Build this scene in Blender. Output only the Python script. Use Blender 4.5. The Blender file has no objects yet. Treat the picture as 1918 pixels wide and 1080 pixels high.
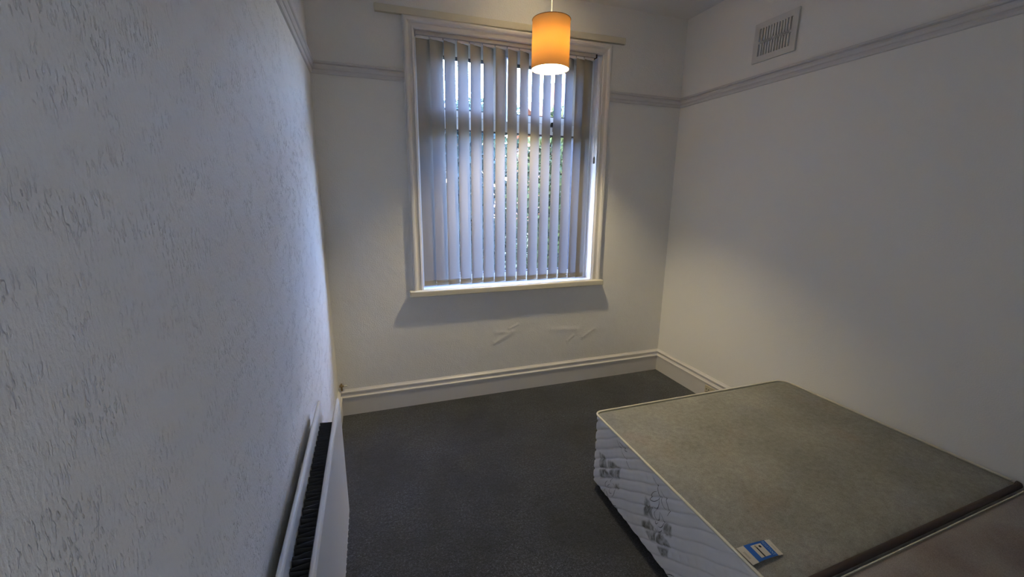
import bpy, bmesh, math, random
from mathutils import Vector, Matrix
C = bpy.context.scene.collection
scene = bpy.context.scene
random.seed(7)
# ------------------------------------------------------------------ camera
CAMZ = 1.4773
F, YAW, PITCH, ROLL = 769.289, .33323, -.22101, .01013
def cam_axes():
    cy, sy, cp, sp = math.cos(YAW), math.sin(YAW), math.cos(PITCH), math.sin(PITCH)
    f = Vector((sy*cp, cy*cp, sp)); r = Vector((cy, -sy, 0)); u = r.cross(f)
    return r*math.cos(ROLL)+u*math.sin(ROLL), u*math.cos(ROLL)-r*math.sin(ROLL), f
r_, u_, f_ = cam_axes()
cam = bpy.data.cameras.new('camera'); camo = bpy.data.objects.new('camera', cam); C.objects.link(camo)
M3 = Matrix((r_, u_, -f_)).transposed()
camo.matrix_world = Matrix.Translation((0, 0, CAMZ)) @ M3.to_4x4()
cam.sensor_width = 36; cam.lens = F*36/1918; cam.clip_start = .02; cam.clip_end = 200
scene.camera = camo
# ------------------------------------------------------------------ world, exposure
scene.view_settings.view_transform = 'Standard'; scene.view_settings.look = 'None'
scene.view_settings.exposure = 0.40; scene.view_settings.gamma = 1; scene.view_settings.use_curve_mapping = False
w = bpy.data.worlds.new('world'); scene.world = w; w.use_nodes = True
wn = w.node_tree.nodes; wl = w.node_tree.links
bg = wn['Background']; sky = wn.new('ShaderNodeTexSky'); sky.sky_type = 'NISHITA'
sky.sun_disc = False; sky.sun_elevation = math.radians(24); sky.sun_rotation = math.radians(200); sky.air_density = 1.3; sky.dust_density = 2.0
hs = wn.new('ShaderNodeHueSaturation'); hs.inputs['Saturation'].default_value = .85
wl.new(sky.outputs[0], hs.inputs['Color']); tint = wn.new('ShaderNodeMixRGB'); tint.blend_type = 'MULTIPLY'; tint.inputs[0].default_value = 1; tint.inputs[2].default_value = (.84, .86, 1.2, 1)
wl.new(hs.outputs[0], tint.inputs[1]); wl.new(tint.outputs[0], bg.inputs[0]); bg.inputs[1].default_value = 9.3
BULB_STRENGTH = 1800.0
# added fill light in the rear doorway, brightens the near end of the room
hl = bpy.data.lights.new('rear_fill_light', 'AREA'); hl.shape = 'RECTANGLE'; hl.size = .74; hl.size_y = 1.9; hl.color = (.90, .95, 1.0); hl.energy = 3.0
hlo = bpy.data.objects.new('rear_fill_light', hl); C.objects.link(hlo); hlo.location = (.18, -.53, 1.0); hlo.rotation_euler = (math.radians(90), 0, 0)

# ------------------------------------------------------------------ material helpers
def mat(name, col, rough=.6, spec=.3, metal=0):
    m = bpy.data.materials.new(name); m.use_nodes = True
    b = m.node_tree.nodes['Principled BSDF']
    b.inputs['Base Color'].default_value = (*col, 1); b.inputs['Roughness'].default_value = rough
    b.inputs['Specular IOR Level'].default_value = spec; b.inputs['Metallic'].default_value = metal
    return m
class NT:
    def __init__(s, m): s.m = m; s.n = m.node_tree.nodes; s.l = m.node_tree.links; s.b = s.n.get('Principled BSDF')
    def obj(s, scale=(1, 1, 1), rot=(0, 0, 0)):
        t = s.n.new('ShaderNodeTexCoord'); mp = s.n.new('ShaderNodeMapping')
        mp.inputs['Scale'].default_value = scale; mp.inputs['Rotation'].default_value = rot
        s.l.new(t.outputs['Object'], mp.inputs[0]); return mp.outputs[0]
    def noise(s, vec, scale, detail=3, rough=.5, dist=0):
        n = s.n.new('ShaderNodeTexNoise'); n.inputs['Scale'].default_value = scale; n.inputs['Detail'].default_value = detail
        n.inputs['Roughness'].default_value = rough; n.inputs['Distortion'].default_value = dist
        s.l.new(vec, n.inputs['Vector']); return n.outputs[0]
    def ramp(s, v, stops):
        r = s.n.new('ShaderNodeValToRGB'); e = r.color_ramp.elements
        while len(e) < len(stops): e.new(.5)
        for i, (p, c) in enumerate(stops):
            e[i].position = p; e[i].color = (c, c, c, 1) if isinstance(c, (int, float)) else (*c, 1)
        s.l.new(v, r.inputs[0]); return r.outputs[0]
    def math(s, op, a, b=None):
        n = s.n.new('ShaderNodeMath'); n.operation = op
        for i, v in enumerate((a, b)):
            if v is None: continue
            if isinstance(v, (int, float)): n.inputs[i].default_value = v
            else: s.l.new(v, n.inputs[i])
        return n.outputs[0]
    def mix(s, fac, a, b, mode='MIX'):
        n = s.n.new('ShaderNodeMixRGB'); n.blend_type = mode
        for i, v in enumerate((fac, a, b)):
            if isinstance(v, (int, float)): n.inputs[i].default_value = v
            elif isinstance(v, tuple): n.inputs[i].default_value = (*v, 1)
            else: s.l.new(v, n.inputs[i])
        return n.outputs[0]
    def bump(s, h, dist, strength=1, prev=None):
        b = s.n.new('ShaderNodeBump'); b.inputs['Distance'].default_value = dist; b.inputs['Strength'].default_value = strength
        s.l.new(h, b.inputs['Height'])
        if prev is not None: s.l.new(prev, b.inputs['Normal'])
        return b.outputs[0]
    def col(s, v): s.l.new(v, s.b.inputs['Base Color'])
    def nrm(s, v): s.l.new(v, s.b.inputs['Normal'])
    def rgh(s, v): s.l.new(v, s.b.inputs['Roughness'])

def gloss_paint(name, col, rough=.35):
    m = mat(name, col, rough, .45); n = NT(m); v = n.obj()
    n.nrm(n.bump(n.noise(v, 60, 3), .0008, .6))
    n.col(n.mix(n.noise(v, 6, 4), tuple(c*.95 for c in col), col))
    return m
WALLC = (.85, .84, .82)
# left wall: wallpaper with short vertical embossed dashes in clusters
m_left = mat('embossed_wallpaper', WALLC, .62, .25); n = NT(m_left)
d1 = n.ramp(n.noise(n.obj((1, 215, 66), (.06, 0, 0)), 1, 2, .5), [(.55, 0), (.65, 1)])
cl = n.ramp(n.noise(n.obj((1, 13, 27)), 1, 2), [(.45, 0), (.64, 1)])
d2 = n.ramp(n.noise(n.obj((1, 260, 90)), 1, 3), [(.4, 0), (.75, 1)])
fine = n.noise(n.obj(), 190, 3, .6)
h = n.math('ADD', n.math('MULTIPLY', n.math('MULTIPLY', d1, cl), 1.0), n.math('MULTIPLY', d2, .22))
h = n.math('ADD', h, n.math('MULTIPLY', fine, .35))
n.nrm(n.bump(h, .0032, 1))
# back wall: fine pebbled wallpaper, with a few lifted creases under the sill
m_back = mat('pebbled_wallpaper', WALLC, .6, .25); n = NT(m_back)
v = n.obj()
h = n.math('ADD', n.math('MULTIPLY', n.noise(v, 130, 3, .6), .8), n.math('MULTIPLY', n.noise(v, 9, 2), 1.6))
def seg_mask(n, a, b, wd):
    # gaussian ridge round the segment a-b in the x,z plane of the wall
    t = n.n.new('ShaderNodeTexCoord'); sp = n.n.new('ShaderNodeSeparateXYZ'); n.l.new(t.outputs['Object'], sp.inputs[0])
    dx, dz = b[0]-a[0], b[1]-a[1]; L = math.hypot(dx, dz); dx /= L; dz /= L
    px = n.math('SUBTRACT', sp.outputs[0], a[0]); pz = n.math('SUBTRACT', sp.outputs[2], a[1])
    s_ = n.math('ADD', n.math('MULTIPLY', px, dx), n.math('MULTIPLY', pz, dz))
    q = n.math('ADD', n.math('MULTIPLY', px, -dz), n.math('MULTIPLY', pz, dx))
    sm = n.math('MINIMUM', n.math('MAXIMUM', s_, 0), L); e = n.math('SUBTRACT', s_, sm)
    dd = n.math('ADD', n.math('MULTIPLY', q, q), n.math('MULTIPLY', e, e))
    return n.math('EXPONENT', n.math('MULTIPLY', dd, -1/(wd*wd)))
cre = None
for a, b, wd, k in (((.84, .40), (.97, .475), .020, .75), ((.845, .485), (.93, .478), .014, .35), ((1.445, .352), (1.49, .392), .013, .5), ((1.30, .46), (1.52, .445), .02, .4), ((1.58, .37), (1.68, .43), .016, .45), ((.95, .5), (1.02, .53), .01, .4)):
    g = n.math('MULTIPLY', seg_mask(n, a, b, wd), k); cre = g if cre is None else n.math('ADD', cre, g)
n.nrm(n.bump(cre, .007, 1, n.bump(h, .0042, 1)))
m_right = mat('painted_lining_paper', (.91, .90, .87), .6, .25); n = NT(m_right); v = n.obj()
n.nrm(n.bump(n.math('ADD', n.noise(v, 170, 3, .6), n.math('MULTIPLY', n.noise(v, 5, 2), 2.2)), .0014, .8))
m_ceil = mat('ceiling_paint', (.82, .81, .79), .7, .2); n = NT(m_ceil); n.nrm(n.bump(n.noise(n.obj(), 120, 3), .0015, .8))
m_wood = gloss_paint('white_gloss_paint', (.74, .72, .71), .3)
m_rail = gloss_paint('picture_rail_paint', (.68, .66, .66), .42)
m_cream = gloss_paint('cream_paint', (.66, .62, .50), .4)
m_upvc = mat('window_frame_white', (.82, .84, .86), .3, .5)
m_gasket = mat('dark_gasket', (.03, .03, .04), .6)
# carpet
m_carpet = mat('charcoal_carpet', (.03, .03, .032), .95, .1); n = NT(m_carpet); v = n.obj()
sp = n.ramp(n.math('ADD', n.math('MULTIPLY', n.noise(v, 300, 3, .7), .5), n.math('MULTIPLY', n.noise(v, 120, 4, .7), .5)), [(.40, (.003, .0035, .005)), (.50, (.014, .016, .021)), (.61, (.088, .093, .118))])
pt = n.ramp(n.noise(v, 2.6, 4, .55, .6), [(.33, .45), (.68, 1.6)])
fb = n.ramp(n.noise(n.obj((1, 1.6, 1)), 34, 4, .6), [(.3, .75), (.75, 1.3)])
tu = n.ramp(n.noise(v, 75, 3, .6), [(.36, .45), (.64, 1.5)])
n.col(n.mix(1, n.mix(1, n.mix(1, sp, pt, 'MULTIPLY'), fb, 'MULTIPLY'), tu, 'MULTIPLY'))
n.nrm(n.bump(n.noise(v, 240, 4, .7), .006, 1, n.bump(n.noise(v, 14, 3), .008, .6)))
n.b.inputs['Sheen Weight'].default_value = .25; n.b.inputs['Sheen Roughness'].default_value = .6

# ------------------------------------------------------------------ mesh helpers
def obj(name, bm, m, parent=None, smooth=False, bevel=0, seg=2, angle=35):
    me = bpy.data.meshes.new(name); bm.normal_update(); bm.to_mesh(me); bm.free()
    for x in (m if isinstance(m, (list, tuple)) else [m]): me.materials.append(x)
    if smooth:
        for p in me.polygons: p.use_smooth = True
    o = bpy.data.objects.new(name, me); C.objects.link(o)
    if parent is not None: o.parent = parent
    if bevel:
        b = o.modifiers.new('bevel', 'BEVEL'); b.width = bevel; b.segments = seg; b.limit_method = 'ANGLE'; b.angle_limit = math.radians(angle)
    return o
def thing(name, label, cat, loc=(0, 0, 0), rotz=0, group=None):
    o = bpy.data.objects.new(name, None); C.objects.link(o); o.empty_display_size = .1
    o.location = loc; o.rotation_euler = (0, 0, rotz); tag(o, label, cat, group); return o
def tag(o, label, cat, group=None):
    o['label'] = label; o['category'] = cat
    if group: o['group'] = group
    return o
def struct(o, label=None):
    o['kind'] = 'structure'
    if label: o['label'] = label
    return o
def box(bm, x0, x1, y0, y1, z0, z1, mi=0):
    vs = [bm.verts.new((x, y, z)) for z in (z0, z1) for y in (y0, y1) for x in (x0, x1)]
    for f in ((0, 2, 3, 1), (4, 5, 7, 6), (0, 1, 5, 4), (2, 6, 7, 3), (0, 4, 6, 2), (1, 3, 7, 5)):
        bm.faces.new([vs[i] for i in f]).material_index = mi
    return bm
def B(*a): return box(bmesh.new(), *a)
def tube(bm, pts, r, seg=10, cap=True, mi=0):
    pts = [Vector(p) for p in pts]; rings = []
    rr = r if isinstance(r, (list, tuple)) else [r]*len(pts)
    for i, p in enumerate(pts):
        t = (pts[min(i+1, len(pts)-1)]-pts[max(i-1, 0)]).normalized()
        a = Vector((0, 0, 1)) if abs(t.z) < .9 else Vector((1, 0, 0))
        x = t.cross(a).normalized(); y = x.cross(t)
        rings.append([bm.verts.new(p+(x*math.cos(q)+y*math.sin(q))*rr[i]) for q in [2*math.pi*k/seg for k in range(seg)]])
    for a, b in zip(rings, rings[1:]):
        for k in range(seg): bm.faces.new((a[k], a[(k+1) % seg], b[(k+1) % seg], b[k])).material_index = mi
    if cap:
        bm.faces.new(rings[0][::-1]).material_index = mi; bm.faces.new(rings[-1]).material_index = mi
    return bm
def lathe(bm, prof, c, seg=48, mi=0, closed=False):
    rings = [[bm.verts.new((c[0]+r*math.cos(2*math.pi*k/seg), c[1]+r*math.sin(2*math.pi*k/seg), c[2]+z)) for k in range(seg)] for r, z in prof]
    prs = list(zip(rings, rings[1:])) + ([(rings[-1], rings[0])] if closed else [])
    for a, b in prs:
        for k in range(seg): bm.faces.new((a[k], a[(k+1) % seg], b[(k+1) % seg], b[k])).material_index = mi
    return bm
def sweep(bm, secs, closed=True, cap=True, mi=0):
    rings = [[bm.verts.new(p) for p in s] for s in secs]; n = len(rings[0])
    for a, b in zip(rings, rings[1:]):
        for k in range(n if closed else n-1): bm.faces.new((a[k], a[(k+1) % n], b[(k+1) % n], b[k])).material_index = mi
    if cap: bm.faces.new(rings[0][::-1]); bm.faces.new(rings[-1])
    bmesh.ops.recalc_face_normals(bm, faces=bm.faces); return bm

# ------------------------------------------------------------------ room
XL, XR, YB, YF, ZC = -.267, 2.330, 2.80, -.45, 2.763
OX0, OX1, OZ0, OZ1 = .322, 1.628, .845, 2.452        # window opening
T = .24
struct(obj('floor', B(-1.3, XR+.1, -1.9, YB+.0, -.1, 0), m_carpet))
struct(obj('ceiling', B(-1.3, XR+.1, -1.9, YB+T, ZC, ZC+.1), m_ceil))
struct(obj('wall_left', B(XL-.1, XL, YF-.1, YB, 0, ZC), m_left))
struct(obj('wall_right', B(XR, XR+.1, YF-.1, YB, 0, ZC), m_right))
bm = bmesh.new(); DX0, DX1, DH = -.20, .58, 2.02
box(bm, XL, DX0, YF-.1, YF, 0, ZC); box(bm, DX1, XR, YF-.1, YF, 0, ZC); box(bm, DX0, DX1, YF-.1, YF, DH, ZC)
struct(obj('wall_front', bm, m_right))
bm = bmesh.new(); box(bm, DX0, DX0+.03, YF-.11, YF+.01, 0, DH); box(bm, DX1-.03, DX1, YF-.11, YF+.01, 0, DH); box(bm, DX0+.03, DX1-.03, YF-.11, YF+.01, DH-.03, DH)  # unseen doorway, added to go with the rear fill light
struct(obj('door_1', bm, m_wood), 'white door frame of the doorway added behind the camera for the fill light')
bm = bmesh.new(); box(bm, -1.3, 2.43, -1.9, -1.8, 0, ZC); box(bm, -1.3, -1.2, -1.8, YF-.1, 0, ZC); box(bm, 2.33, 2.43, -1.8, YF-.1, 0, ZC); box(bm, -1.2, XL-.1, YF-.2, YF-.1, 0, ZC)  # unseen hall box, added to keep skylight from leaking through the doorway
struct(obj('wall_added_hall', bm, m_right), 'walls of an added hall behind the camera, closing off the sky')
bm = bmesh.new()
xs = [XL-.1, OX0, OX1, XR+.1]; zs = [-.1, OZ0-.045, OZ1, ZC]
for i in range(3):
    for j in range(3):
        if (i, j) != (1, 1): box(bm, xs[i], xs[i+1], YB, YB+T, zs[j], zs[j+1])
bmesh.ops.remove_doubles(bm, verts=bm.verts, dist=1e-5)
bm.verts.index_update(); dup_f = {}
for f in bm.faces: dup_f.setdefault(tuple(sorted(v.index for v in f.verts)), []).append(f)
bmesh.ops.delete(bm, geom=[f for fs in dup_f.values() if len(fs) > 1 for f in fs], context='FACES')
struct(obj('wall_back', bm, m_back))
SK = [(0, 0), (.018, 0), (.018, .124), (.0235, .127), (.0235, .134), (.015, .139), (.0095, .149), (.0095, .157), (.016, .161), (.016, .169), (.007, .177), (.003, .183), (0, .183)]
PR = [(0, 0), (.009, .002), (.013, .012), (.012, .022), (.018, .025), (.024, .036), (.022, .046), (.018, .050), (.027, .055), (.028, .064), (.020, .067), (0, .067)]
Z0R = 2.152
def run(prof, p0, p1, nrm, z=0, m0=0, m1=0):
    """profile (out, up) swept from p0 to p1; m0/m1 mitre the ends inwards"""
    p0, p1, nrm = Vector((*p0, z)), Vector((*p1, z)), Vector((*nrm, 0)); t = (p1-p0).normalized(); up = Vector((0, 0, 1))
    return sweep(bmesh.new(), [[p0+nrm*d+up*h+t*d*m0 for d, h in prof], [p1+nrm*d+up*h-t*d*m1 for d, h in prof]])
struct(obj('baseboard_back', run(SK, (XL, YB), (XR, YB), (0, -1), 0, 1, 1), m_wood))
struct(obj('baseboard_right', run(SK, (XR, YB), (XR, YF), (-1, 0), 0, 1, 1), m_wood))
struct(obj('baseboard_left', run(SK, (XL, YB), (XL, YF), (1, 0), 0, 1, 1), m_wood))
AW = .066
struct(obj('trim_1', run(PR, (XL, YB), (OX0-AW, YB), (0, -1), Z0R, 1, 0), m_rail), 'picture rail on the window wall, left of the window')
struct(obj('trim_2', run(PR, (OX1+AW, YB), (XR, YB), (0, -1), Z0R, 0, 1), m_rail), 'picture rail on the window wall, right of the window')
struct(obj('trim_3', run(PR, (XR, YB), (XR, YF), (-1, 0), Z0R, 1, 0), m_rail), 'picture rail along the right wall')
struct(obj('trim_4', run(PR, (XL, YB), (XL, YF), (1, 0), Z0R, 1, 0), m_rail), 'picture rail along the left wall')

# ------------------------------------------------------------------ window
win = bpy.data.objects.new('window_1', None); C.objects.link(win); win.location = (.975, YB, .845); struct(win, 'white framed window with two small panes above one large pane')
WO = Vector((.975, YB, .845))
def wobj(name, bm, m, parent=win, **k):
    bmesh.ops.translate(bm, verts=bm.verts, vec=-WO)
    return obj(name, bm, m, parent, **k)
# architrave
AP = [(0, 0), (0, .014), (.006, .018), (.012, .018), (.014, .013), (.030, .015), (.036, .021), (.040, .027), (.050, .030), (.058, .028), (.062, .022), (.066, .020), (.066, 0)]
def arch_ring(path):
    return [[Vector((x+sx*wd, YB-d, z+sz*wd)) for wd, d in AP] for x, z, sx, sz in path]
wobj('architrave', sweep(bmesh.new(), arch_ring([(OX0, OZ0, -1, 0), (OX0, OZ1, -1, 1), (OX1, OZ1, 1, 1), (OX1, OZ0, 1, 0)])), m_wood)
# reveal lining (jambs + soffit)
bm = bmesh.new(); lt = .006
box(bm, OX0, OX0+lt, YB, YB+.10, OZ0, OZ1); box(bm, OX1-lt, OX1, YB, YB+.10, OZ0, OZ1); box(bm, OX0, OX1, YB, YB+.10, OZ1-lt, OZ1)
wobj('reveal_lining', bm, m_wood)
wobj('window_sill', B(.232, 1.708, 2.744, YB, .805, .845), m_cream, bevel=.006, seg=3)
wobj('inner_sill', B(OX0, OX1, YB, YB+.105, .800, .845), m_upvc)
# frame
FY0, FY1 = YB+.10, YB+.17
PX0, PX1 = .425, 1.487; TZ0, TZ1 = 1.912, 2.031; LZ0, LZ1 = .92, 1.912; UZ1 = 2.352
MX0, MX1 = .832, 1.006; UX1 = 1.416
bm = bmesh.new()
box(bm, OX0, PX0, FY0, FY1, .845, OZ1); box(bm, PX1, OX1, FY0, FY1, .845, OZ1)
box(bm, PX0, PX1, FY0, FY1, .845, LZ0); box(bm, PX0, PX1, FY0, FY1, TZ0, TZ1-.045); box(bm, PX0, PX1, FY0, FY1, UZ1+.045, OZ1)
box(bm, MX0+.055, MX1-.055, FY0, FY1, TZ1-.045, UZ1+.045); box(bm, UX1+.045, PX1, FY0, FY1, TZ1-.045, UZ1+.045)
wobj('window_frame', bm, m_upvc, bevel=.004)
m_glass = bpy.data.materials.new('window_glass'); m_glass.use_nodes = True; n = NT(m_glass)
n.n.remove(n.b); g = n.n.new('ShaderNodeBsdfTransparent'); g.inputs[0].default_value = (.93, .96, .97, 1)
gl = n.n.new('ShaderNodeBsdfGlossy'); gl.inputs['Roughness'].default_value = .02; mx = n.n.new('ShaderNodeMixShader'); mx.inputs[0].default_value = .05
n.l.new(g.outputs[0], mx.inputs[1]); n.l.new(gl.outputs[0], mx.inputs[2]); n.l.new(mx.outputs[0], n.n['Material Output'].inputs[0])
def ringbox(bm, x0, x1, z0, z1, wd, y0, y1):
    box(bm, x0, x0+wd, y0, y1, z0, z1); box(bm, x1-wd, x1, y0, y1, z0, z1); box(bm, x0+wd, x1-wd, y0, y1, z0, z0+wd); box(bm, x0+wd, x1-wd, y0, y1, z1-wd, z1)
    return bm
for x0, x1 in ((PX0, MX0), (MX1, UX1)):
    s = wobj('sash', ringbox(bmesh.new(), x0-.002 if x0 == PX0 else x0-.045, x1+.045, TZ1-.045, UZ1+.045, .045, FY0-.012, FY1-.01), m_upvc, bevel=.003)
    wobj('gasket', ringbox(bmesh.new(), x0+(.043 if x0 == PX0 else 0), x1, TZ1, UZ1, .005, FY0-.014, FY1-.02), m_gasket, s)
    wobj('pane', B(x0, x1, FY0+.02, FY0+.026, TZ1, UZ1), m_glass, s)
wobj('gasket', ringbox(bmesh.new(), PX0, PX1, LZ0, LZ1, .005, FY0-.002, FY1-.02), m_gasket)
wobj('pane', B(PX0, PX1, FY0+.02, FY0+.026, LZ0, LZ1), m_glass)
bm = bmesh.new(); box(bm, 1.283, 1.303, FY0-.03, FY0, 1.965, 1.995); box(bm, 1.287, 1.299, FY0-.042, FY0-.03, 1.93, 1.995)
wobj('window_handle', bm, mat('black_handle', (.02, .02, .02), .4), bevel=.003)

# ------------------------------------------------------------------ vertical blind
m_slat = bpy.data.materials.new('blind_fabric'); m_slat.use_nodes = True; n = NT(m_slat); n.n.remove(n.b)
v = n.obj((1, 1, 1)); wv = n.noise(n.obj((400, 400, 900)), 1, 2)
dc = n.mix(wv, (.62, .58, .49), (.74, .70, .60)); tc = n.mix(wv, (.029, .0325, .038), (.039, .043, .050))
di = n.n.new('ShaderNodeBsdfDiffuse'); tr = n.n.new('ShaderNodeBsdfTranslucent'); ad = n.n.new('ShaderNodeAddShader')
n.l.new(n.mix(1, dc, (.43, .42, .41), 'MULTIPLY'), di.inputs[0]); n.l.new(tc, tr.inputs[0]); n.l.new(di.outputs[0], ad.inputs[0]); n.l.new(tr.outputs[0], ad.inputs[1])
bp = n.bump(wv, .0005, .5); n.l.new(bp, di.inputs['Normal']); n.l.new(ad.outputs[0], n.n['Material Output'].inputs[0])
m_plastic = mat('white_plastic', (.80, .81, .83), .35, .5)
m_clear = mat('clear_plastic', (.62, .64, .68), .3, .5)
SY = 2.816
m_hem = mat('doubled_hem_fabric', (.40, .36, .28), .8, .1)
blind = thing('vertical_blind', 'cream vertical slat blind hanging part open in the window', 'blind', (.95, SY, .866))
BO = Vector((.95, SY, .866))
def bobj(name, bm, m, parent=blind, **k):
    bmesh.ops.translate(bm, verts=bm.verts, vec=-BO); return obj(name, bm, m, parent, **k)
HZ0, HZ1 = 2.430, 2.447
m_head = mat('headrail_grey', (.42, .40, .38), .45, .4)
bobj('headrail', B(.332, 1.572, SY-.022, SY+.022, HZ0-.004, HZ1), m_head, bevel=.003)
bobj('end_cap', B(1.572, 1.582, SY-.023, SY+.023, HZ0-.006, HZ1+.001), mat('black_cap', (.015, .012, .012), .4), bevel=.002)
W = .0895
edges = [.3345+.08395*k for k in range(13)] + [1.4245, 1.4860]
ZT, ZBt = 2.411, .868
for k, ex in enumerate(edges):
    tt = math.radians(28.5+random.uniform(-2, 2)); tb = math.radians(15+random.uniform(-2, 2))
    if k == 0: tt, tb = math.radians(12), math.radians(8)
    if k == 1: tt, tb = math.radians(17), math.radians(10)
    if k == 13: tt, tb = math.radians(20), math.radians(16)
    if k == 14: tt, tb = math.radians(22), math.radians(22)
    cx = ex + W/2*math.cos((tt+tb)/2)
    bm = bmesh.new(); NZ, NX = 48, 8; g = []
    for j in range(NZ+1):
        q = j/NZ; z = ZBt+(ZT-ZBt)*q; th = tb+(tt-tb)*q**.8
        row = []
        for i in range(NX+1):
            s = (i/NX-.5)*W; bow = .0025*(1-(2*i/NX-1)**2)
            row.append(bm.verts.new((cx+s*math.cos(th)+bow*math.sin(th), SY+s*math.sin(th)-bow*math.cos(th), z)))
        g.append(row)
    for j in range(NZ):
        for i in range(NX): bm.faces.new((g[j][i], g[j][i+1], g[j+1][i+1], g[j+1][i]))
    sl = bobj('slat', bm, m_slat, smooth=True)
    # bottom weight in its hem pocket
    def plate(y0, y1, z0, z1, ww, th):
        b = B(-ww/2, ww/2, y0, y1, 0, z1-z0); bmesh.ops.rotate(b, verts=b.verts, cent=(0, 0, 0), matrix=Matrix.Rotation(th, 3, 'Z')); bmesh.ops.translate(b, verts=b.verts, vec=(cx, SY, z0)); return b
    bobj('slat_weight', plate(-.0005, .0035, ZBt+.002, ZBt+.036, W*.99, tb), m_hem, sl, bevel=.001)
    # top hanger card and hook
    nx_ = edges[k+1] if k < 14 else 1.566
    bobj('hanger', B(ex+.003, nx_-.003, SY-.010, SY-.007, ZT-.002, HZ0-.005), m_plastic, sl, bevel=.001)
    bobj('hook', tube(bmesh.new(), [(cx+.002, SY, ZT), (cx-.003, SY-.003, ZT+.008), (cx+.004, SY-.004, HZ0-.001)], .0022, 6), mat('hook_dark', (.05, .05, .06), .5) if k == 0 else bpy.data.materials['hook_dark'], sl)
# carrier strip under the headrail

# bottom chain front and back
bm = bmesh.new(); cxs = [e+W/2*.96 for e in edges]
for sd in (-1,):
    for a, b in zip(cxs, cxs[1:]):
        xa, xb = a+W*.46, b-W*.46
        if xb < xa+.001: xa, xb = a+W*.3, b-W*.3
        ya = SY+.012; yb = SY-.013
        bobj('bottom_chain', tube(bmesh.new(), [(xa+(xb-xa)*t, ya+(yb-ya)*t, ZBt+.022-.003*math.sin(math.pi*t)) for t in [i/6 for i in range(7)]], .0014, 5), m_plastic)
# control cord and chain with weight at the right end
bm = bmesh.new()
for dx in (0, .009): tube(bm, [(1.588+dx, SY-.03, HZ0-.002), (1.589+dx, SY-.03, 2.1), (1.587+dx*.9, SY-.03, 1.76)], .0013, 6)
bobj('control_cord', bm, m_plastic)
bobj('cord_weight', tube(bmesh.new(), [(1.591, SY-.03, 1.765), (1.591, SY-.03, 1.755), (1.591, SY-.03, 1.722), (1.591, SY-.03, 1.716)], [.003, .0075, .0075, .005], 12), mat('grey_weight', (.20, .20, .21), .35, .5), smooth=True)

# ------------------------------------------------------------------ curtain board above window
cb = obj('curtain_board', bmesh.new(), m_cream)
bm = bmesh.new(); box(bm, -.845, .845, -.024, 0, -.021, .021); bm.to_mesh(cb.data); bm.free()
b = cb.modifiers.new('bevel', 'BEVEL'); b.width = .004; b.segments = 2
cb.location = (.948, YB, 2.543); cb.rotation_euler = (0, math.radians(-.5), 0)
tag(cb, 'long cream painted wooden board fixed to the wall above the window', 'curtain board')
for x in (-.70, -.665, .60):
    s = obj('screw', lathe(bmesh.new(), [(.0001, .003), (.004, .002), (.005, 0)], (0, 0, 0), 12), mat('rust_screw', (.06, .04, .03), .5) if x == -.70 else bpy.data.materials['rust_screw'], cb); s.location = (x, -.012, .0205)

# ------------------------------------------------------------------ pendant lamp
LX, LY = 1.043, 2.38
lamp = thing('pendant_lamp', 'lit pendant lamp with orange cylinder shade hanging in front of window', 'lamp', (LX, LY, ZC))
def lobj(name, bm, m, **k):
    bmesh.ops.translate(bm, verts=bm.verts, vec=(-LX, -LY, -ZC)); return obj(name, bm, m, lamp, **k)
m_shade = bpy.data.materials.new('orange_shade_fabric'); m_shade.use_nodes = True; n = NT(m_shade); n.n.remove(n.b)
wv = n.noise(n.obj((900, 900, 500)), 1, 2)
di = n.n.new('ShaderNodeBsdfDiffuse'); tr = n.n.new('ShaderNodeBsdfTranslucent'); ad = n.n.new('ShaderNodeAddShader')
ge = n.n.new('ShaderNodeNewGeometry')
n.l.new(n.mix(ge.outputs['Backfacing'], n.mix(wv, (.46, .30, .15), (.55, .37, .19)), (.86, .83, .76)), di.inputs[0]); n.l.new(n.mix(wv, (.0060, .0023, .0003), (.0074, .0029, .0004)), tr.inputs[0])
n.l.new(di.outputs[0], ad.inputs[0]); n.l.new(tr.outputs[0], ad.inputs[1]); n.l.new(ad.outputs[0], n.n['Material Output'].inputs[0])
SZ0, SZ1, SR = 2.192, 2.447, .107
lobj('lamp_shade', lathe(bmesh.new(), [(SR+.001, 0), (SR, SZ1-SZ0)], (LX, LY, SZ0), 72), m_shade, smooth=True)
m_trim = mat('brown_trim', (.22, .12, .04), .6)
for z in (SZ0, SZ1):
    lobj('shade_ring', tube(bmesh.new(), [(LX+(SR+.0008)*math.cos(a), LY+(SR+.0008)*math.sin(a), z) for a in [2*math.pi*k/72 for k in range(73)]], .0016, 6, False), m_trim, smooth=True)
bm = bmesh.new()
for k in range(3):
    a = 2*math.pi*k/3+.4; tube(bm, [(LX+.02*math.cos(a), LY+.02*math.sin(a), 2.415), (LX+SR*math.cos(a), LY+SR*math.sin(a), SZ1-.002)], .0015, 6)
tube(bm, [(LX+.02*math.cos(a), LY+.02*math.sin(a), 2.415) for a in [2*math.pi*k/24 for k in range(25)]], .002, 6, False)
lobj('shade_spider', bm, m_plastic)
lobj('lamp_holder', lathe(bmesh.new(), [(.0001, .07), (.006, .07), (.011, .06), (.017, .05), (.019, 0), (.0001, 0)], (LX, LY, 2.366), 24), m_plastic, smooth=True)
m_bulb = bpy.data.materials.new('bulb_glow'); m_bulb.use_nodes = True; n = NT(m_bulb); n.n.remove(n.b)
em = n.n.new('ShaderNodeEmission'); em.inputs[0].default_value = (.96, .79, .47, 1); em.inputs[1].default_value = BULB_STRENGTH
n.l.new(em.outputs[0], n.n['Material Output'].inputs[0])
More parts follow.
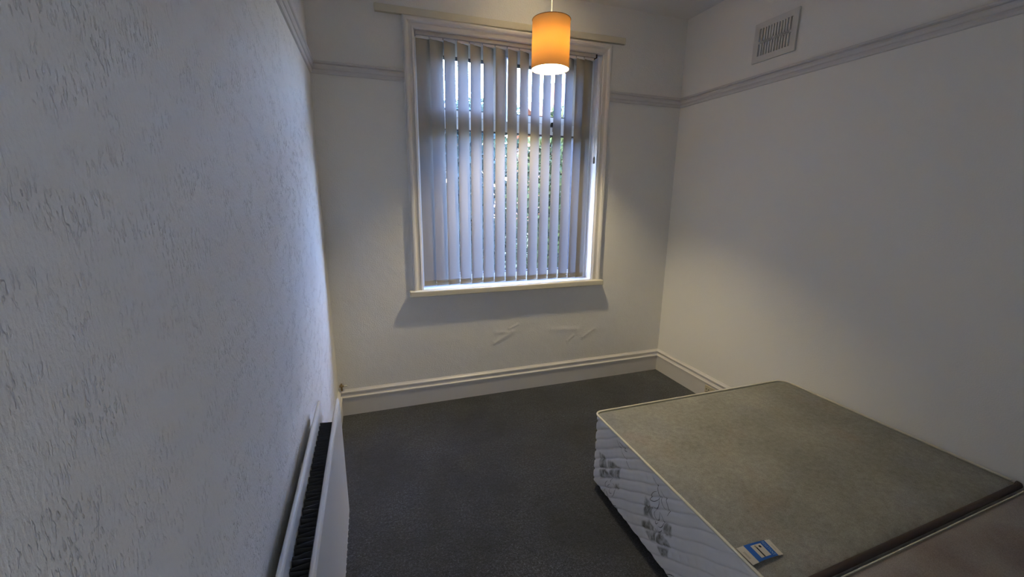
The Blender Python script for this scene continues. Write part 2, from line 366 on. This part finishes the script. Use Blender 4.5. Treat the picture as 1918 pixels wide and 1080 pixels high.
lobj('bulb', lathe(bmesh.new(), [(.0005, -.055), (.012, -.053), (.022, -.045), (.0275, -.030), (.027, -.015), (.020, .0), (.013, .015), (.012, .03), (.0005, .031)], (LX, LY, 2.338), 28), m_bulb, smooth=True)
lobj('cord', tube(bmesh.new(), [(LX, LY, 2.44), (LX-.001, LY, 2.6), (LX, LY, ZC-.02)], .0035, 8), m_plastic, smooth=True)
lobj('ceiling_rose', lathe(bmesh.new(), [(.0005, -.03), (.012, -.03), (.03, -.022), (.045, -.012), (.05, 0)], (LX, LY, ZC), 32), m_plastic, smooth=True)

# ------------------------------------------------------------------ air vent on right wall
VY0, VY1, VZ0, VZ1 = 1.893, 2.172, 2.292, 2.512
vent = thing('air_vent', 'white slotted air vent high on the right wall above the picture rail', 'vent', (XR, (VY0+VY1)/2, VZ0))
VO = Vector((XR, (VY0+VY1)/2, VZ0))
def vobj(name, bm, m, **k):
    bmesh.ops.translate(bm, verts=bm.verts, vec=-VO); return obj(name, bm, m, vent, **k)
m_vent = gloss_paint('vent_paint', (.72, .71, .69), .45)
bm = bmesh.new(); x0, x1 = XR-.014, XR-.0015; bd = .034; NS = 12; iy0, iy1 = VY0+bd, VY1-bd; iz0, iz1 = VZ0+bd, VZ1-bd; zm = (iz0+iz1)/2
box(bm, x0, x1, VY0, iy0, VZ0, VZ1); box(bm, x0, x1, iy1, VY1, VZ0, VZ1); box(bm, x0, x1, iy0, iy1, VZ0, iz0); box(bm, x0, x1, iy0, iy1, iz1, VZ1); box(bm, x0, x1, iy0, iy1, zm-.007, zm+.007)
st = (iy1-iy0)/NS
for i in range(1, NS): y = iy0+i*st; box(bm, x0, x1-.002, y-st*.26, y+st*.26, iz0, iz1)
vobj('faceplate', bm, m_vent)
vobj('backing', B(XR-.0035, XR-.0005, VY0+.006, VY1-.006, VZ0+.006, VZ1-.006), mat('vent_back', (.70, .69, .67), .8))
vobj('slide_knob', B(XR-.021, x0, (VY0+VY1)/2-.006, (VY0+VY1)/2+.006, zm-.008, zm+.008), m_vent, bevel=.002)

# ------------------------------------------------------------------ socket in the right skirting
m_sock = mat('aged_cream_plastic', (.62, .56, .40), .4, .5)
so = thing('wall_socket', 'small cream socket on the right skirting just beyond the bed base', 'socket', (XR-.018, 2.14, .03))
bm = B(-.008, 0, -.075, .075, 0, .088); obj('faceplate', bm, m_sock, so, bevel=.003)
for y in (-.036, .036):
    bm = bmesh.new()
    for dy, dz, a, b_ in ((0, .060, .003, .005), (-.011, .042, .005, .0025), (.011, .042, .005, .0025)): box(bm, -.0086, -.0079, y+dy-a, y+dy+a, dz-b_, dz+b_)
    obj('outlet_holes', bm, m_gasket, so)
for z in (.030, .055):
    obj('screw', lathe(bmesh.new(), [(.0001, .0012), (.004, .001), (.0045, 0)], (0, 0, 0), 12), m_gasket, so).matrix_local = Matrix.Translation((-.008, .058, z+.004)) @ Matrix.Rotation(-math.pi/2, 4, 'Y')

# ------------------------------------------------------------------ brass pipe stub in the left corner
m_brass = mat('aged_brass', (.35, .25, .12), .35, .5, .8)
ps = thing('pipe_stub', 'small capped brass pipe stub above the skirting in the left corner', 'pipe stub', (-.244, YB-.012, .183))
obj('pipe', tube(bmesh.new(), [(0, 0, 0), (0, 0, .05)], .006, 12), m_brass, ps, smooth=True)
obj('valve_body', tube(bmesh.new(), [(-.013, 0, .033), (-.010, 0, .033), (-.010, 0, .033), (.014, 0, .033)], [.008, .009, .007, .007], 14), m_brass, ps, smooth=False)
obj('valve_cap', tube(bmesh.new(), [(.014, 0, .033), (.034, 0, .032), (.036, 0, .032)], [.0065, .0065, .004], 14), mat('white_cap', (.7, .7, .62), .4), ps)

# ------------------------------------------------------------------ radiator
RX0, RX1 = -.2316, -.164; RZ0, RZ1 = .141, .679; RY0, RY1 = .18, 1.657
m_rad = gloss_paint('radiator_enamel', (.82, .81, .78), .28)
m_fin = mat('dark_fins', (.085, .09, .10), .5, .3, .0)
rad = thing('radiator', 'white double panel radiator with dark fins on the left wall', 'radiator', (XL, (RY0+RY1)/2, .141))
RO = Vector((XL, (RY0+RY1)/2, .141))
def robj(name, bm, m, **k):
    bmesh.ops.translate(bm, verts=bm.verts, vec=-RO); return obj(name, bm, m, rad, **k)
def panel(xc, face):
    t = .0085
    # cross-section in x,z: rounded crimped top and bottom
    pts = [(-t*.55, RZ0), (t*.55, RZ0), (t*.6, RZ0+.014), (t, RZ0+.024), (t, RZ1-.020), (t*.9, RZ1-.008), (t*.5, RZ1-.001), (0, RZ1), (-t*.5, RZ1-.001), (-t*.9, RZ1-.008), (-t, RZ1-.020), (-t, RZ0+.024), (-t*.6, RZ0+.014)]
    return sweep(bmesh.new(), [[Vector((xc+x*s, y, z if z > .3 else z)) for x, z in pts] for y, s in ((RY0, .5), (RY0+.012, 1), (RY1-.012, 1), (RY1, .5))])
bm = panel(RX1, 1); y = RY0+.03      # spot-weld dimples along its bottom seam
while y < RY1-.03:
    tube(bm, [(RX1+.0045, y, RZ0+.006), (RX1+.0078, y, RZ0+.006)], [.0055, .003], 10); y += .0335
fp = robj('front_panel', bm, m_rad, smooth=False); robj('back_panel', panel(RX0, -1), m_rad, bevel=.0015)
bm = bmesh.new(); xa, xb = RX0+.0095, RX1-.0095; y = RY0+.09; per = .0333; pl = []
while y < 1.577-per:
    pl += [(xa, y), (xb-.006, y+.006), (xb-.006, y+per/2), (xa, y+per/2+.006)]; y += per
v0 = [bm.verts.new((x, yy, .635)) for x, yy in pl]; v1 = [bm.verts.new((x, yy, .20)) for x, yy in pl]
for i in range(len(pl)-1): bm.faces.new((v0[i], v0[i+1], v1[i+1], v1[i]))
fin = robj('convector_fins', bm, m_fin); sd = fin.modifiers.new('sol', 'SOLIDIFY'); sd.thickness = .001
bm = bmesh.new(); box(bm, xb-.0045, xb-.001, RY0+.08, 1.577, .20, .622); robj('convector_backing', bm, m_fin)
for yy in (RY1-.045, RY0+.045):
    for zz in (RZ1-.13, RZ0+.055):
        robj('header_tube', tube(bmesh.new(), [(RX0+.0085, yy, zz), (RX1-.0085, yy, zz)], .014, 16), m_rad, smooth=True)
for yy in (1.36, .5):
    robj('bracket', B(XL+.001, RX0-.0085, yy-.015, yy+.015, .30, .60), m_rad)
for yy in (RY1-.02, RY0+.02):
    robj('pipe', tube(bmesh.new(), [((RX0+RX1)/2, yy+(.03 if yy > 1 else -.03), 0.0), ((RX0+RX1)/2, yy+(.03 if yy > 1 else -.03), .17), ((RX0+RX1)/2, yy+(.015 if yy > 1 else -.015), .185), ((RX0+RX1)/2, yy-(.02 if yy > 1 else -.02), .19)], .0075, 10), m_plastic, smooth=True)

# ------------------------------------------------------------------ divan bases
m_top = mat('divan_top_fabric', (.26, .24, .20), .85, .15); n = NT(m_top)
v = n.obj(); c1 = n.mix(n.ramp(n.noise(v, 3.2, 4, .55), [(.35, 0), (.7, 1)]), (.255, .252, .228), (.34, .335, .305))
c2 = n.mix(n.math('MULTIPLY', n.ramp(n.noise(n.obj((1, 1, 1), (0, 0, 1.1)), 4.1, 3, .5), [(.56, 0), (.74, 1)]), .45), c1, (.31, .24, .20))
c3 = n.mix(n.math('MULTIPLY', n.ramp(n.noise(n.obj((1, 1, 1), (0, 0, 2.3)), 3.3, 3, .5), [(.56, 0), (.72, 1)]), .45), c2, (.26, .27, .30))
gr = n.ramp(n.noise(v, 420, 3, .6), [(.3, .72), (.7, 1.25)]); cl_ = n.ramp(n.noise(v, 45, 4, .6), [(.3, .86), (.7, 1.12)])
n.col(n.mix(1, n.mix(1, c3, gr, 'MULTIPLY'), cl_, 'MULTIPLY'))
n.nrm(n.bump(n.noise(v, 350, 3, .6), .0012, .8, n.bump(n.noise(v, 5, 2), .012, .5)))
m_top2 = mat('divan_top_fabric_pinkish', (.25, .21, .19), .85, .15); n = NT(m_top2); v = n.obj()
c1 = n.mix(n.ramp(n.noise(v, 3.7, 4, .6), [(.38, 0), (.66, 1)]), (.34, .31, .29), (.25, .205, .195))
n.col(n.mix(1, c1, n.ramp(n.noise(v, 420, 3, .6), [(.3, .75), (.7, 1.22)]), 'MULTIPLY')); n.nrm(n.bump(n.noise(v, 350, 3, .6), .0012, .8))
m_side = mat('quilted_fabric', (.50, .50, .53), .55, .35); n = NT(m_side)
v = n.obj(); at_ = n.n.new('ShaderNodeAttribute'); at_.attribute_name = 'print'
pk = n.math('MULTIPLY', at_.outputs['Fac'], n.ramp(n.noise(n.obj((1, 1, .6)), 42, 3, .6), [(.38, .35), (.62, 1)]))
n.col(n.mix(pk, n.mix(n.noise(v, 12, 4), (.80, .80, .83), (.88, .88, .90)), (.20, .20, .185))); n.nrm(n.bump(n.noise(v, 500, 2), .0006, .6))
m_ink = mat('printed_line', (.045, .045, .055), .6)
m_pipe = mat('cream_piping', (.50, .45, .35), .6, .3); n = NT(m_pipe); n.nrm(n.bump(n.noise(n.obj(), 300, 2), .0015, .7)); n.col(n.mix(n.noise(n.obj(), 30, 3), (.70, .65, .52), (.80, .76, .64)))
m_dark = mat('dark_brown_edge', (.06, .045, .042), .8)
m_base = mat('black_base_cloth', (.012, .012, .014), .9)
DZ0, DZ1 = .040, .419
def rounded(poly, rads, seg=7):
    out = []; n_ = len(poly)
    for i in range(n_):
        p = Vector(poly[i]); a = (Vector(poly[i-1])-p).normalized(); b = (Vector(poly[(i+1) % n_])-p).normalized(); r = rads[i]
        ang = a.angle(b); d = r/math.tan(ang/2); c = p+(a+b).normalized()*(r/math.sin(ang/2))
        s, e = p+a*d-c, p+b*d-c; a0 = math.atan2(s.y, s.x); a1 = math.atan2(e.y, e.x)
        while a1-a0 > math.pi: a1 -= 2*math.pi
        while a1-a0 < -math.pi: a1 += 2*math.pi
        for k in range(seg+1): q = a0+(a1-a0)*k/seg; out.append(c+Vector((math.cos(q), math.sin(q)))*r)
    return out
def resample(pts, step):
    P = [Vector(p) for p in pts]; P.append(P[0]); out = []
    for a, b in zip(P, P[1:]):
        L = (b-a).length
        if L < 1e-6: continue
        k = max(1, round(L/step)); out += [a+(b-a)*i/k for i in range(k)]
    return out
def quilt_d(s, z):
    """how far the slanted square quilting puffs out at run s, height z"""
    w1 = .0035*math.sin(s*13+1.3) + .002*math.sin(s*37+z*9)
    row = (z-.645*s-.099+w1)/.0535; fr = row-math.floor(row); r = math.floor(row)
    col = (s+.645*z)/1.19/.046+.15*math.sin(r*2.1); fx = col-math.floor(col)
    puff = 1-abs(2*fr-1)**5
    tick = 1-abs(2*fx-1)**2.5
    fade = .55+.45*math.sin(s*6+r*1.3)
    return .0102*puff*(1-.34*fade*(1-tick))
def divan(poly, rads, mtop, label, edge_far_dark=None):
    o = Vector((sum(p[0] for p in poly)/4, sum(p[1] for p in poly)/4, 0))
    t = thing('divan_base', label, 'bed base', o)
    out = [p for p in rounded(poly, rads)]
    # signed area to get outwards
    ar = sum(a.x*b.y-b.x*a.y for a, b in zip(out, out[1:]+out[:1])); 
    if ar < 0: out.reverse()
    loc = [Vector((p.x-o.x, p.y-o.y)) for p in out]
    ring = resample(loc, .0035); N = len(ring)
    S = [0]
    for a, b in zip(ring, ring[1:]): S.append(S[-1]+(b-a).length)
    c0 = Vector(poly[0])-Vector((o.x, o.y)); i0 = min(range(N), key=lambda i: (ring[i]-c0).length_squared); S = [v_-S[i0]+.012 for v_ in S]
    nr = []
    for i in range(N):
        tg = (ring[(i+1) % N]-ring[i-1]).normalized(); nr.append(Vector((tg.y, -tg.x)))
    bm = bmesh.new(); NZ = 96; rows = []
    zlo, zhi = DZ0, DZ1-.008
    for j in range(NZ+1):
        z = zlo+(zhi-zlo)*j/NZ; env = min(1, (zhi-z)/.012+.0)*min(1, (z-zlo)/.010+.15)
        rows.append([bm.verts.new((p.x+n_.x*(quilt_d(s, z)*env-.009), p.y+n_.y*(quilt_d(s, z)*env-.009), z)) for p, n_, s in zip(ring, nr, S)])
    for a, b in zip(rows, rows[1:]):
        for k in range(N): bm.faces.new((a[k], a[(k+1) % N], b[(k+1) % N], b[k]))
    side = obj('side_fabric', bm, [m_side, m_ink], t, smooth=True)
    # top cloth: grid fan inside the outline with slight crown
    bm = bmesh.new(); cen = sum((Vector(p) for p in loc), Vector((0, 0)))/len(loc); prev = None; K = 24
    cloc = resample(loc, .02)
    for k in range(K):
        f = 1-k/K; row = [bm.verts.new((cen.x+(p.x-cen.x)*f, cen.y+(p.y-cen.y)*f, DZ1-.006+ .008*min(1, (1-f)*14)*(1-.15*f) - (.0 if k else .003))) for p in cloc]
        if prev:
            for i in range(len(row)): bm.faces.new((prev[i], prev[(i+1) % len(row)], row[(i+1) % len(row)], row[i]))
        prev = row
    c = bm.verts.new((cen.x, cen.y, DZ1+.002))
    for i in range(len(prev)): bm.faces.new((prev[i], prev[(i+1) % len(prev)], c))
    obj('top_cloth', bm, mtop, t, smooth=True)
    # base board + glides
    bm = bmesh.new(); bl = [Vector((p.x*.985, p.y*.98)) for p in cloc]
    vt = [bm.verts.new((p.x, p.y, DZ0+.006)) for p in bl]; vb = [bm.verts.new((p.x, p.y, DZ0-.004)) for p in bl]
    bm.faces.new(vt); bm.faces.new(vb[::-1])
    for i in range(len(bl)): bm.faces.new((vb[i], vb[(i+1) % len(bl)], vt[(i+1) % len(bl)], vt[i]))
    obj('underside', bm, m_base, t)
    for p in poly:
        q = (Vector(p)-Vector((o.x, o.y)))*.86
        obj('glide', lathe(bmesh.new(), [(.0005, 0), (.022, 0), (.024, .006), (.018, DZ0-.004), (.0005, DZ0-.004)], (q.x, q.y, 0), 20), m_base, t)
    return t, o, loc, cen, side
P1 = [(.364*2.8, .588*2.8), (.8195*2.8, .5835*2.8), (.8245*2.8, .2368*2.8), (.3585*2.8, .2235*2.8)]
d1_, o1, loc1, cen1, side1 = divan(P1, [.035, .055, .012, .012], m_top, 'grey topped quilted divan base with a blue and white label, nearest the window')
def piping(t, loc, sel, m, r, name, z=DZ1-.003, off=.0):
    pts = [Vector((p.x, p.y, z)) for p in resample(loc, .012) if sel(p)]
    runs = [[pts[0]]]
    for a, b in zip(pts, pts[1:]):
        if (b-a).length > .05: runs.append([b])
        else: runs[-1].append(b)
    if len(runs) > 1 and (runs[-1][-1]-runs[0][0]).length < .05: runs[0] = runs.pop()+runs[0]
    bm = bmesh.new()
    for rn in runs:
        if len(rn) > 1: tube(bm, rn, r, 8)
    return obj(name, bm, m, t, smooth=True)
ymin1 = min(p.y for p in loc1)+.045
def near_edge1(p):
    a = Vector((P1[3][0]-o1.x, P1[3][1]-o1.y)); b = Vector((P1[2][0]-o1.x, P1[2][1]-o1.y)); d = (b-a).normalized(); q = p-a
    return abs(q.x*d.y-q.y*d.x) < .012
piping(d1_, loc1, lambda p: not near_edge1(p), m_pipe, .0052, 'piping')
pd = piping(d1_, loc1, near_edge1, m_dark, .011, 'dark_edge_trim', DZ1-.007)
# printed motif on the long left side: ink strips and leaf patches draped on the quilting, part of the side's own mesh
def motif(side, base, strips, leaves):
    bm = bmesh.new(); bm.from_mesh(side.data)
    A = Vector((P1[0][0]-o1.x, P1[0][1]-o1.y)); Bv = Vector((P1[3][0]-o1.x, P1[3][1]-o1.y)); d = (Bv-A).normalized(); nn = Vector((d.y, -d.x))
    if nn.x > 0: nn = -nn
    ring = resample(loc1, .0035); S = 0; s0 = None; Ss = [0]
    for a, b in zip(ring, ring[1:]): Ss.append(Ss[-1]+(b-a).length)
    i0 = min(range(len(ring)), key=lambda i: (ring[i]-A).length_squared); Ss = [v_-Ss[i0]+.012 for v_ in Ss]
    def at(u, z, lift):
        p = A+d*u; k = min(range(len(ring)), key=lambda i: (ring[i]-p).length_squared)
        return Vector((p.x+nn.x*(quilt_d(Ss[k], z)-.009+lift), p.y+nn.y*(quilt_d(Ss[k], z)-.009+lift), z))
    for pts, wd in strips:
        P = []
        for i in range(len(pts)-1):
            p0, p1, p2, p3 = [Vector(pts[max(0, min(len(pts)-1, i+q))]) for q in (-1, 0, 1, 2)]
            for k in range(10):
                t = k/10; P.append(.5*((2*p1)+(p2-p0)*t+(2*p0-5*p1+4*p2-p3)*t*t+(3*p1-p0-3*p2+p3)*t**3))
        P.append(Vector(pts[-1])); prev = None
        for i, p in enumerate(P):
            tg = (P[min(i+1, len(P)-1)]-P[max(i-1, 0)]).normalized(); q = Vector((-tg.y, tg.x))*wd*(.35+.65*math.sin(math.pi*i/(len(P)-1)))
            pair = [bm.verts.new(at((p+q).x, (p+q).y, .0022)), bm.verts.new(at((p-q).x, (p-q).y, .0022))]
            if prev: bm.faces.new((prev[0], prev[1], pair[1], pair[0])).material_index = 1
            prev = pair
    # grey leaf print as a soft mask on the cloth
    la = bm.verts.layers.float_color.new('print')
    def sd(px, pz, poly):
        d2 = 1e9; ins = False; n_ = len(poly)
        for i in range(n_):
            ax, az = poly[i]; bx, bz = poly[(i+1) % n_]; ex, ez = bx-ax, bz-az; wx, wz = px-ax, pz-az
            t = max(0, min(1, (wx*ex+wz*ez)/(ex*ex+ez*ez+1e-12))); d2 = min(d2, (wx-ex*t)**2+(wz-ez*t)**2)
            if (az > pz) != (bz > pz) and px < (bx-ax)*(pz-az)/(bz-az)+ax: ins = not ins
        return -math.sqrt(d2) if ins else math.sqrt(d2)
    for v in bm.verts:
        q = Vector((v.co.x, v.co.y))-A; uu = q.dot(d); k = 0.
        if abs(q.dot(nn)) < .03 and uu < .8:
            for poly in leaves:
                k = max(k, min(1, max(0, (.004-sd(uu, v.co.z, poly))/.009)))
        v[la] = (k, k, k, 1)
    bm.to_mesh(side.data); bm.free()
# outlines of the printed pattern in metres along (from the window end) and up the long side
STRIPS = [[(0.4786,0.3904),(0.4999,0.3737),(0.517,0.3464),(0.5324,0.3303),(0.5505,0.3127),(0.5718,0.3063)],[(0.5249,0.3665),(0.5525,0.3541),(0.5729,0.3349),(0.5808,0.3138),(0.5762,0.2922)],[(0.5063,0.3462),(0.4845,0.3254),(0.4743,0.2967),(0.4706,0.2813),(0.4945,0.292),(0.5159,0.3152),(0.518,0.327)],[(0.52,0.3245),(0.5254,0.3045),(0.5135,0.2723),(0.4932,0.2681)],[(0.4736,0.2585),(0.4683,0.2331),(0.4848,0.2171),(0.5049,0.2132)],[(0.4884,0.2622),(0.4817,0.2399),(0.4954,0.2219),(0.5124,0.2195)],[(0.5089,0.2664),(0.5039,0.2416),(0.5195,0.2277),(0.532,0.2355),(0.5356,0.2559),(0.5322,0.2734)],[(0.5375,0.2737),(0.5551,0.2601),(0.558,0.2383),(0.548,0.2153),(0.533,0.2082)],[(0.5057,0.2075),(0.5171,0.2048),(0.5271,0.2197)],[(0.5238,0.196),(0.535,0.185),(0.5503,0.1987),(0.5549,0.2111)],[(0.5169,0.1857),(0.5295,0.1738),(0.5466,0.1871)],[(0.1601,0.1405),(0.1436,0.1159),(0.1446,0.0986),(0.1623,0.1009)],[(0.1804,0.1364),(0.1643,0.1148),(0.1705,0.1071),(0.187,0.1169)],[(0.1895,0.1702),(0.1827,0.1544),(0.1912,0.1553)],[(0.2036,0.1591),(0.2212,0.1535),(0.2221,0.1275),(0.2147,0.1002),(0.2013,0.0857)],[(0.1418,0.0826),(0.1351,0.0607),(0.1429,0.0526)],[(0.1469,0.0781),(0.1613,0.0697),(0.1713,0.0608)],[(0.1751,0.1052),(0.1855,0.0912),(0.1998,0.0995)],[(0.2165,0.0473),(0.2384,0.0596),(0.2447,0.0485)],[(0.2126,0.3928),(0.2467,0.3644),(0.2832,0.3443),(0.3278,0.3152)],[(0.2303,0.3927),(0.2566,0.3899),(0.2789,0.3797),(0.2964,0.3856)],[(0.6029,0.0493),(0.6185,0.0654),(0.6424,0.0812)],[(0.9166,0.3895),(0.9232,0.3821),(0.9271,0.3751)]]
PRINTS = [[(0.4375,0.2679),(0.4664,0.2696),(0.4787,0.2416),(0.4939,0.2122),(0.4672,0.198),(0.44,0.1794),(0.4345,0.2225)],[(0.4294,0.1441),(0.4692,0.1825),(0.5065,0.1808),(0.504,0.1573),(0.4477,0.1202),(0.4357,0.1186)],[(0.457,0.1175),(0.5164,0.1685),(0.5195,0.1245),(0.4887,0.1003)],[(0.5663,0.2536),(0.6002,0.2632),(0.6015,0.2184),(0.5691,0.1951),(0.5582,0.218)],[(0.5268,0.1735),(0.5622,0.1888),(0.5985,0.1854),(0.601,0.1675),(0.5488,0.1306),(0.522,0.1268)],[(0.5295,0.1124),(0.5971,0.1596),(0.5973,0.1208),(0.5639,0.0986)],[(0.0668,0.2359),(0.1192,0.2456),(0.1428,0.195),(0.0783,0.1513)],[(0.1465,0.2422),(0.1918,0.2622),(0.2488,0.2665),(0.1554,0.2024)],[(0.0767,0.1432),(0.1265,0.1795),(0.1666,0.1806),(0.1929,0.178),(0.0842,0.0961)],[(0.1641,0.2031),(0.2492,0.2629),(0.2473,0.2111),(0.2092,0.1845),(0.1666,0.1806)],[(0.2197,0.1658),(0.25,0.1883),(0.2459,0.1537),(0.2264,0.1442)]]
motif(side1, 0, [([(u, min(z, DZ1-.012)) for u, z in p], .0012) for p in STRIPS[:-1]], PRINTS)
P2 = [(.3585*2.8, .2147*2.8), (.8245*2.8, .2278*2.8), (.8245*2.8, -.34), (.3585*2.8, -.37)]
d2_, o2, loc2, cen2, side2 = divan(P2, [.012, .012, .05, .05], m_top2, 'pinkish topped divan base half beside the grey one, cut by bottom right corner')
piping(d2_, loc2, lambda p: True, m_pipe, .0022, 'piping')

# fire label sewn to the left piping of divan base 1 (flat paper-like tag)
lab = Matrix.Translation((0, 0, 0))
LA, LB, LC, LD = [Vector((a*2.8-o1.x, b*2.8-o1.y)) for a, b in ((.3605, .2767), (.4055, .2742), (.4025, .2545), (.3595, .2547))]
def lp(u, v, h=0): # u along outwards (0 at piping), v along bed
    p = (LA*(1-u)+LB*u)*(1-v)+(LD*(1-u)+LC*u)*v
    return Vector((p.x, p.y, DZ1+.006+.004*math.sin(u*3)+h))
m_paper = mat('label_paper', (.62, .58, .50), .6); m_blue = mat('label_blue', (.01, .10, .42), .5); m_lblue = mat('label_light_blue', (.25, .45, .75), .5); m_blk = mat('label_black', (.01, .01, .01), .5); m_tan = mat('label_tan', (.30, .24, .15), .5); m_faint = mat('label_faint_print', (.38, .35, .30), .6)
bm = bmesh.new()
def quad(u0, u1, v0, v1, h, mi, K=6):
    prev = None
    for k in range(K+1):
        u = u0+(u1-u0)*k/K; row = [bm.verts.new(lp(u, v0, h)), bm.verts.new(lp(u, v1, h))]
        if prev: bm.faces.new((prev[0], prev[1], row[1], row[0])).material_index = mi
        prev = row
quad(0, 1, 0, 1, 0, 0); quad(0, 1, 0, 1, -.0004, 0)
quad(.20, .84, 0, 1, .0004, 1)
quad(.35, .66, .13, .87, .0008, 0)
quad(.445, .485, .30, .87, .0011, 3); quad(.435, .485, .18, .30, .0011, 4)
def disc(u, v, ru, rv, h, mi):
    vs = [bm.verts.new(lp(u+ru*math.cos(a), v+rv*math.sin(a), h)) for a in [2*math.pi*k/20 for k in range(20)]]
    bm.faces.new(vs).material_index = mi
disc(.575, .30, .035, .075, .0011, 3)
for k in range(7): quad(.05+.0, .055+.05, .30+k*.06, .335+k*.06, .0005, 5, 1)
for k in range(6): quad(.90, .93, .35+k*.06, .385+k*.06, .0005, 5, 1)
tg = obj('fire_label', bm, [m_paper, m_blue, m_lblue, m_blk, m_tan, m_faint], d1_); tg['label'] = 'blue and white printed label on the left edge'
# lettering along the label
tc_ = bpy.data.curves.new('t', 'FONT'); tc_.body = 'RESISTANT'; tc_.size = .02; tc_.align_x = 'CENTER'; tc_.align_y = 'CENTER'
to = bpy.data.objects.new('t', tc_); C.objects.link(to)
dg = bpy.context.evaluated_depsgraph_get(); me = bpy.data.meshes.new_from_object(to.evaluated_get(dg)); bpy.data.objects.remove(to)
xs_ = [v.co.x for v in me.vertices]; ys_ = [v.co.y for v in me.vertices]; x0, x1, y0, y1 = min(xs_), max(xs_), min(ys_), max(ys_)
for v_ in me.vertices:
    a = (v_.co.x-x0)/(x1-x0); b = (v_.co.y-y0)/(y1-y0); v_.co = lp(.71+.085*b, .06+.88*a, .0009)
me.materials.clear(); me.materials.append(m_lblue)
lt_ = bpy.data.objects.new('lettering', me); C.objects.link(lt_); lt_.parent = tg

# ------------------------------------------------------------------ outdoors seen between the slats
m_grass = mat('grass_ground', (.06, .10, .03), .9); n = NT(m_grass); n.col(n.mix(n.noise(n.obj(), 8, 5), (.012, .02, .008), (.04, .055, .02)))
gd = obj('garden_ground', B(-20, 40, YB+T, 60, -.35, -.25), m_grass); struct(gd)
m_bark = mat('bark', (.10, .07, .05), .9)
def leafmat(name, a, b):
    m = mat(name, a, .7, .12); n = NT(m); n.col(n.mix(n.ramp(n.noise(n.obj(), 9, 3), [(.35, 0), (.65, 1)]), a, b)); return m
lm = [leafmat('leaf_dark_green', (.004, .012, .009), (.012, .028, .016)), leafmat('leaf_yellow_green', (.015, .028, .008), (.05, .06, .014)), leafmat('leaf_blue_green', (.004, .014, .016), (.012, .030, .030))]
def shrub(x, y, h, r, m, label, nl=7500, low=.03, name='shrub'):
    t = thing(name, label, 'shrub', (x, y, -.25), 0, 'shrubs outside the window')
    bm = bmesh.new(); tube(bm, [(0, 0, 0), (.03, .02, h*.4), (-.02, 0, h*.8)], [.05, .035, .01], 8)
    for k in range(6):
        a = k*1.05; z = h*(.2+.1*k); tube(bm, [(0, 0, z), (r*.6*math.cos(a), r*.6*math.sin(a), z+h*.18)], [.018, .006], 6)
    obj('trunk', bm, m_bark, t)
    bm = bmesh.new()
    for i in range(nl):
        th = random.uniform(0, 2*math.pi); zz = random.uniform(low, 1); rad_ = r*(1-(abs(zz-.45)/.75)**3)*random.uniform(.45, 1)*(1+.2*math.sin(th*3+zz*9))
        p = Vector((rad_*math.cos(th), rad_*math.sin(th), zz*h)); s = random.uniform(.035, .075)
        a = Vector((random.uniform(-1, 1), random.uniform(-1, 1), random.uniform(-1, 1))).normalized(); b = a.orthogonal().normalized()
        vs = [bm.verts.new(p+a*s), bm.verts.new(p+b*s*.45), bm.verts.new(p-a*s), bm.verts.new(p-b*s*.45)]; bm.faces.new(vs)
    obj('foliage', bm, m, t)
shrub(.75, 4.7, 2.65, .68, lm[2], 'leftmost shrub seen through the blind, blue green leaves')
shrub(1.65, 6.3, 3.05, .75, lm[0], 'dark green shrub seen through middle gaps of the blind')
shrub(2.4, 4.7, 2.70, .72, lm[1], 'yellow green shrub seen through the blind below the lamp')
shrub(3.35, 6.4, 3.15, .80, lm[0], 'tall dark green shrub set back, seen right of the lamp')
shrub(4.1, 4.8, 2.6, .75, lm[2], 'rightmost shrub seen through the blind, blue green leaves')
def house(name, x0, x1, y0, y1, he, hr, mw, mr, label, chimney):
    t = thing(name, label, 'house', ((x0+x1)/2, (y0+y1)/2, -.25), 0); o = Vector(((x0+x1)/2, (y0+y1)/2, -.25))
    def ob(nm, bm, m): bmesh.ops.translate(bm, verts=bm.verts, vec=-o); return obj(nm, bm, m, t)
    ob('wall', B(x0, x1, y0, y1, -.25, he), mw)
    ym = (y0+y1)/2; e = .3
    ob('roof', sweep(bmesh.new(), [[Vector((x, y0-e, he-.1)), Vector((x, ym, hr)), Vector((x, y1+e, he-.1)), Vector((x, y1+e, he+.05)), Vector((x, ym, hr+.18)), Vector((x, y0-e, he+.05))] for x in (x0-e, x1+e)]), mr)
    ob('chimney', B(chimney, chimney+.8, ym-.3, ym+.3, hr-.5, hr+1.1), mw)
    for k in range(3):
        xx = x0+(k+.5)*(x1-x0)/3; fr = ob('window', ringbox(bmesh.new(), xx-.6, xx+.6, he-1.9, he-.6, .08, y0-.05, y0+.02), m_upvc); ob('window_glass', B(xx-.52, xx+.52, y0-.02, y0, he-1.82, he-.68), m_gasket)
m_brick = mat('orange_brick', (.40, .15, .07), .9); n = NT(m_brick); bt = n.n.new('ShaderNodeTexBrick'); bt.inputs['Scale'].default_value = 4; bt.inputs['Color1'].default_value = (.16, .06, .03, 1); bt.inputs['Color2'].default_value = (.12, .045, .025, 1); bt.inputs['Mortar'].default_value = (.13, .11, .09, 1); n.l.new(n.obj(), bt.inputs[0]); n.col(bt.outputs[0])
m_rtile = mat('roof_tiles', (.30, .13, .08), .8); n = NT(m_rtile); n.col(n.mix(n.noise(n.obj(), 6, 4), (.09, .035, .025), (.16, .07, .04)))
m_slate = mat('roof_slate', (.09, .09, .11), .7); n = NT(m_slate); n.col(n.mix(n.noise(n.obj(), 6, 4), (.03, .03, .04), (.05, .05, .065)))
house('brick_house', 8.2, 15, 18, 24, 4.2, 6.0, m_brick, m_rtile, 'orange brick house with tiled roof far outside, right of the lamp', 9.2)
house('slate_roofed_house', -1, 7.2, 24, 30, 4.6, 6.9, m_brick, m_slate, 'distant house with dark slate roof seen through left gaps of the blind', 1.0)
